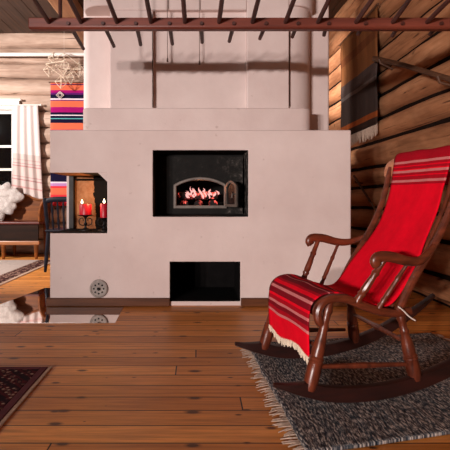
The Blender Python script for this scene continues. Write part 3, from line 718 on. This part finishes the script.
for x in (bx0+.06, -3.2, -2.55, bx1-.05):
    for y in (6.16, 6.53):
        bm = bmesh.new(); turned(bm, (x, y, 0), (x, y, .455 if y > 6.3 else .185), [(0, .018), (.2, .025), (.6, .028), (1, .03)], 8); bp('leg', bm, M['bench'])
def skin_pt(u, v):
    a = v*2*PI; q = .27+.035*math.sin(3*a+.7)+.03*math.sin(7*a)+.018*math.sin(13*a)
    r = u*q; x = r*math.cos(a)*1.05; w_ = r*math.sin(a)*1.15
    th = .045*(1-u**6)+.02*noise.noise(Vector((x*16, w_*16, 1)))*(1 if u < .98 else .3)
    return Vector((x-2.95-.02+.30-.07, 6.50-.06*(.5-w_) - .02 - th, .765+w_*.82))
bm = bmesh.new(); grid(bm, 22, 90, skin_pt)
bmesh.ops.remove_doubles(bm, verts=bm.verts, dist=.0008)
tag(link_mesh('sheepskin', bm, M['wool'], smooth=180, solid=.03), 'white fluffy sheepskin draped over the bench back', 'sheepskin')

# ------------------------------------------------------------------ HANGINGS AT THE BACK WALL
n = N('check_curtain', .9, 0, .1); U = uvchan(n, 0); V2 = uvchan(n, 1)
base = srgb(218, 204, 198); lines_h = n.ramp(V2, [(0, base), (.10, srgb(206, 160, 156)), (.115, base), (.18, srgb(190, 140, 140)), (.192, base), (.215, srgb(196, 150, 148)), (.225, base), (.33, srgb(200, 150, 148)), (.342, base), (.36, srgb(196, 150, 150)), (.37, base), (.40, srgb(210, 168, 162)), (.41, base)], 'CONSTANT')
fr = n.math('FRACT', n.math('MULTIPLY', U, 6)); lines_v = n.ramp(fr, [(0, base), (.55, srgb(202, 164, 160)), (.62, base), (.70, srgb(214, 184, 178)), (.74, base)], 'CONSTANT')
low = n.math('LESS_THAN', V2, .47); c = n.mix(base, n.mix(lines_h, lines_v, .5, 'MULTIPLY'), low); n.color(c); weave(n, 120, .2); M['curtain'] = n.m
def curtain_pt(u, v):
    zt, zb = 2.105, .845; xl = -2.60-.035*(1-v); xr = -2.255+.075*(1-v)
    x = xl+(xr-xl)*u; y = 6.628+.018*math.sin(u*24+1.2*math.sin(v*2))*(.5+.5*(1-v))
    z = zt+(zb-zt)*(1-v) + (-.09*u*(1-v)); return Vector((x, y, z))
cur = empty('curtain', (0, 0, 0), 0, 'white curtain with pale red checks hanging at the right of the window', 'curtain')
bm = bmesh.new(); grid(bm, 60, 30, curtain_pt); link_mesh('cloth', bm, M['curtain'], cur, smooth=180, solid=.004)
bm = bmesh.new(); tube(bm, [(-3.85, 6.632, 2.113), (-2.225, 6.632, 2.113)], .010, 8)
tube(bm, [(-2.225, 6.632, 2.113), (-2.21, 6.632, 2.113)], .017, 8); link_mesh('rod', bm, M['white_paint'], cur)
for x in (-3.8, -2.24):
    bm = bmesh.new(); tube(bm, [(x, 6.632, 2.113), (x, 6.70, 2.113)], .007, 6); link_mesh('bracket', bm, M['white_paint'], cur)

# striped serape on the back wall
def yv(y): return (y-83)/(206-83)     # 0 top ... 1 bottom
n = N('serape', .9, 0, .1); V2 = uvchan(n, 1); V2 = n.math('SUBTRACT', 1.0, V2)
mag, nav, org_, wht, pur, tea, red2 = srgb(156, 16, 98), srgb(20, 16, 44), srgb(214, 104, 74), srgb(226, 206, 214), srgb(92, 24, 96), srgb(90, 160, 160), srgb(214, 50, 60)
bands = [(83, org_), (84.2, pur), (85, org_), (90.5, mag), (93, pur), (95, nav), (98.5, wht), (100, pur), (100.8, org_), (107.5, mag), (112.5, nav), (115, wht), (116, nav), (118.2, tea), (119.4, nav), (123, org_), (130, mag), (135, nav), (138, wht), (139.5, org_), (147, mag), (152, nav), (155, tea), (156.5, nav), (160, org_)]
cA = n.ramp(V2, [(yv(a), c_) for a, c_ in bands], 'CONSTANT')
bands2 = [(83, nav), (181.5, wht), (183, srgb(180, 130, 180)), (186, red2), (188, org_), (194.5, red2), (197, mag), (199, pur), (202, red2)]
cB = n.ramp(V2, [(yv(a), c_) for a, c_ in bands2], 'CONSTANT')
n.color(n.mix(cA, cB, n.math('GREATER_THAN', V2, yv(168)))); weave(n, 100, .3); M['serape'] = n.m
ser = empty('wall_hanging', (0, 0, 0), 0, 'bright serape striped in magenta, orange and navy on the back wall', 'textile')
def ser_pt(u, v): return Vector((-2.075+.80*u, 6.615+.012*noise.noise(Vector((u*3, v*5, 1))), .69+(2.425-.69)*v))
bm = bmesh.new(); grid(bm, 20, 40, ser_pt); link_mesh('cloth', bm, M['serape'], ser, smooth=180, solid=.005)
bm = bmesh.new(); c0 = at(60, 95, 6.585)
for s in (1, .6):
    tube(bm, [c0+Vector((a*.055*s, 0, b_*.05*s)) for a, b_ in ((0, 1), (1, 0), (0, -1), (-1, 0), (0, 1))], .006, 5)
link_mesh('woven_diamond', bm, M['white_cord'], ser)
bm = bmesh.new(); tube(bm, [(-2.10, 6.62, 2.427), (-1.24, 6.62, 2.427)], .010, 8); link_mesh('rod', bm, M['dark_pole'], ser)

# white painted pole across the log wall
wp = empty('hanging_pole', (-2.6, 6.52, 2.79), 0, 'long white painted pole running level across the back log wall', 'pole')
bm = bmesh.new(); tube(bm, [(-1.65, 0, 0), (1.25, 0, 0)], .026, 10); link_mesh('pole', bm, M['white_paint'], wp)
for x in (-1.5, 1.15):
    bm = bmesh.new(); tube(bm, [(x, .0, -.01), (x, .17, -.01)], .012, 6); link_mesh('bracket', bm, M['white_paint'], wp)
# straw mobile hung from the pole
him = empty('straw_mobile', (-1.83, 6.42, 2.79), 0, 'airy white straw mobile of joined diamonds hanging in front of the log wall', 'mobile')
def octa(bm, c_, r, h, rot):
    c_ = Vector(c_); e = [c_+Vector((r*math.cos(rot+PI/2*k), r*math.sin(rot+PI/2*k), 0)) for k in range(4)]; t, b_ = c_+Vector((0, 0, h)), c_-Vector((0, 0, h))
    for k in range(4):
        for (a, d) in ((e[k], e[(k+1) % 4]), (t, e[k]), (b_, e[k])): tube(bm, [a, d], .0042, 5)
for (c_, r, h, rot) in (((0, 0, -.18), .24, .17, .3), ((0, 0, -.20), .13, .12, .8), ((-.20, 0, -.24), .08, .10, .1), ((.20, .02, -.24), .08, .10, .5), ((-.05, .03, -.40), .08, .09, .4), ((.10, -.03, -.36), .07, .08, .9), ((-.12, -.08, -.10), .07, .08, .2)):
    bm = bmesh.new(); octa(bm, c_, r, h, rot); link_mesh('straw_diamond', bm, M['straw'], him)
bm = bmesh.new(); tube(bm, [(0, 0, 0), (0, 0, -.4)], .0018, 5); tube(bm, [(0, 0, 0), (0, 0, CEIL-2.79)], .0015, 5); tube(bm, [(-.2, 0, -.06), (-.2, 0, -.3)], .0015, 5); tube(bm, [(.2, .02, -.06), (.2, .02, -.3)], .0015, 5); link_mesh('thread', bm, M['white_cord'], him)

# dark spindle chair behind the stove corner
dc = empty('spindle_chair', (-1.43, 5.25, 0), math.radians(-4), 'dark navy spindle-back chair half hidden behind the fireplace corner', 'chair')
bm = bmesh.new(); box(bm, -.21, .21, -.20, .20, .43, .46); link_mesh('seat', bm, M['navy'], dc, smooth=0, bevel=.012)
lp = [(0, .014), (.15, .018), (.35, .022), (.4, .017), (.45, .023), (.6, .02), (.8, .022), (1, .02)]
for (sx, sy) in ((1, 1), (1, -1), (-1, 1), (-1, -1)):
    bm = bmesh.new(); turned(bm, (sx*.205, sy*.195, 0), (sx*.18, sy*.17, .435), lp, 10); link_mesh('leg', bm, M['navy'], dc)
for sx in (-1, 1):
    bm = bmesh.new(); turned(bm, (sx*.185, -.175, .455), (sx*.20, -.22, .80), lp, 10); link_mesh('back_post', bm, M['navy'], dc)
for x in (-.12, -.06, 0, .06, .12):
    bm = bmesh.new(); turned(bm, (x, -.178, .455), (x*1.05, -.215, .76), [(0, .008), (.3, .015), (.5, .009), (.7, .015), (1, .008)], 8); link_mesh('spindle', bm, M['navy'], dc)
bm = bmesh.new(); tube(bm, smooth_path([(-.215, -.216, .76), (-.1, -.224, .785), (.1, -.224, .785), (.215, -.216, .76)], 5), .028, 10, (.5, 1), up=(0, 0, 1)); link_mesh('top_rail', bm, M['navy'], dc)

# ------------------------------------------------------------------ RIGHT WALL
n = N('brown_hanging', .95, 0, .1); V2 = uvchan(n, 1); V2 = n.math('SUBTRACT', 1.0, V2); nz = n.noise(n.coord((1, 1, .15)), 14, 4)
bw = srgb(122, 76, 44); c = n.ramp(V2, [(0, bw), (.18, srgb(108, 62, 36)), (.26, bw), (.45, srgb(132, 82, 48)), (.455, srgb(78, 64, 60)), (.58, srgb(104, 94, 90)), (.62, srgb(66, 54, 50)), (.88, srgb(150, 76, 36)), (.93, srgb(56, 40, 34))], 'CONSTANT')
c = n.mix(c, n.ramp(nz, [(.3, (.7, .7, .7)), (.7, (1.05, 1.05, 1.05))]), .8, 'MULTIPLY'); n.color(c); weave(n, 90, .3); M['hanging'] = n.m
hg = empty('wall_rug', (0, 0, 0), 0, 'brown and charcoal woven hanging with pale fringe on the right log wall', 'textile')
def hang_pt(u, v): return Vector((1.700+.014*noise.noise(Vector((u*3, v*4, 7))), 4.46+1.12*u, 1.50+(2.62-1.50)*v))
bm = bmesh.new(); grid(bm, 20, 26, hang_pt); link_mesh('cloth', bm, M['hanging'], hg, smooth=180, solid=.008)
bm = bmesh.new()
for k in range(70):
    p = hang_pt(k/69, 0); q = p+Vector((random.uniform(-.004, .006), random.uniform(-.012, .012), -random.uniform(.09, .13))); tube(bm, [p+Vector((0, 0, .01)), p.lerp(q, .5), q], [.004, .005, .003], 5)
tag(link_mesh('fringe', bm, M['rug_fringe'], hg), 'long pale fringe along the lower edge', kind='stuff')
bm = bmesh.new(); tube(bm, [(1.695, 4.42, 2.625), (1.695, 5.62, 2.625)], .012, 8); link_mesh('rod', bm, M['dark_pole'], hg)
pl = empty('wooden_pole', (1.66, 4.42, 2.11), 0, 'long dark wooden pole fixed slanting on the right log wall', 'pole')
bm = bmesh.new(); tube(bm, [(0, 0, 0), (.01, -.6, -.23), (0, -1.5, -.60)], [.026, .021, .018], 10); link_mesh('shaft', bm, M['dark_pole'], pl)
bm = bmesh.new(); tube(bm, [(.08, -.22, -.16), (-.03, -.22, -.105), (-.045, -.22, -.07)], .010, 8); link_mesh('peg', bm, M['dark_pole'], pl)
bm = bmesh.new(); tube(bm, [(.08, -1.25, -.56), (-.03, -1.25, -.53), (-.045, -1.25, -.49)], .010, 8); link_mesh('peg', bm, M['dark_pole'], pl)
st = empty('walking_stick', (1.69, 5.09, 1.04), 0, 'thin dark stick hung slantwise low in the corner behind the chair', 'stick')
bm = bmesh.new(); tube(bm, [(0, 0, 0), (0, -.35, -.20), (0, -.80, -.46)], [.012, .011, .009], 8); link_mesh('shaft', bm, M['dark_pole'], st)
bm = bmesh.new(); tube(bm, [(.05, -.12, -.085), (-.02, -.12, -.08), (-.03, -.12, -.06)], .006, 6); link_mesh('peg', bm, M['iron'], st)
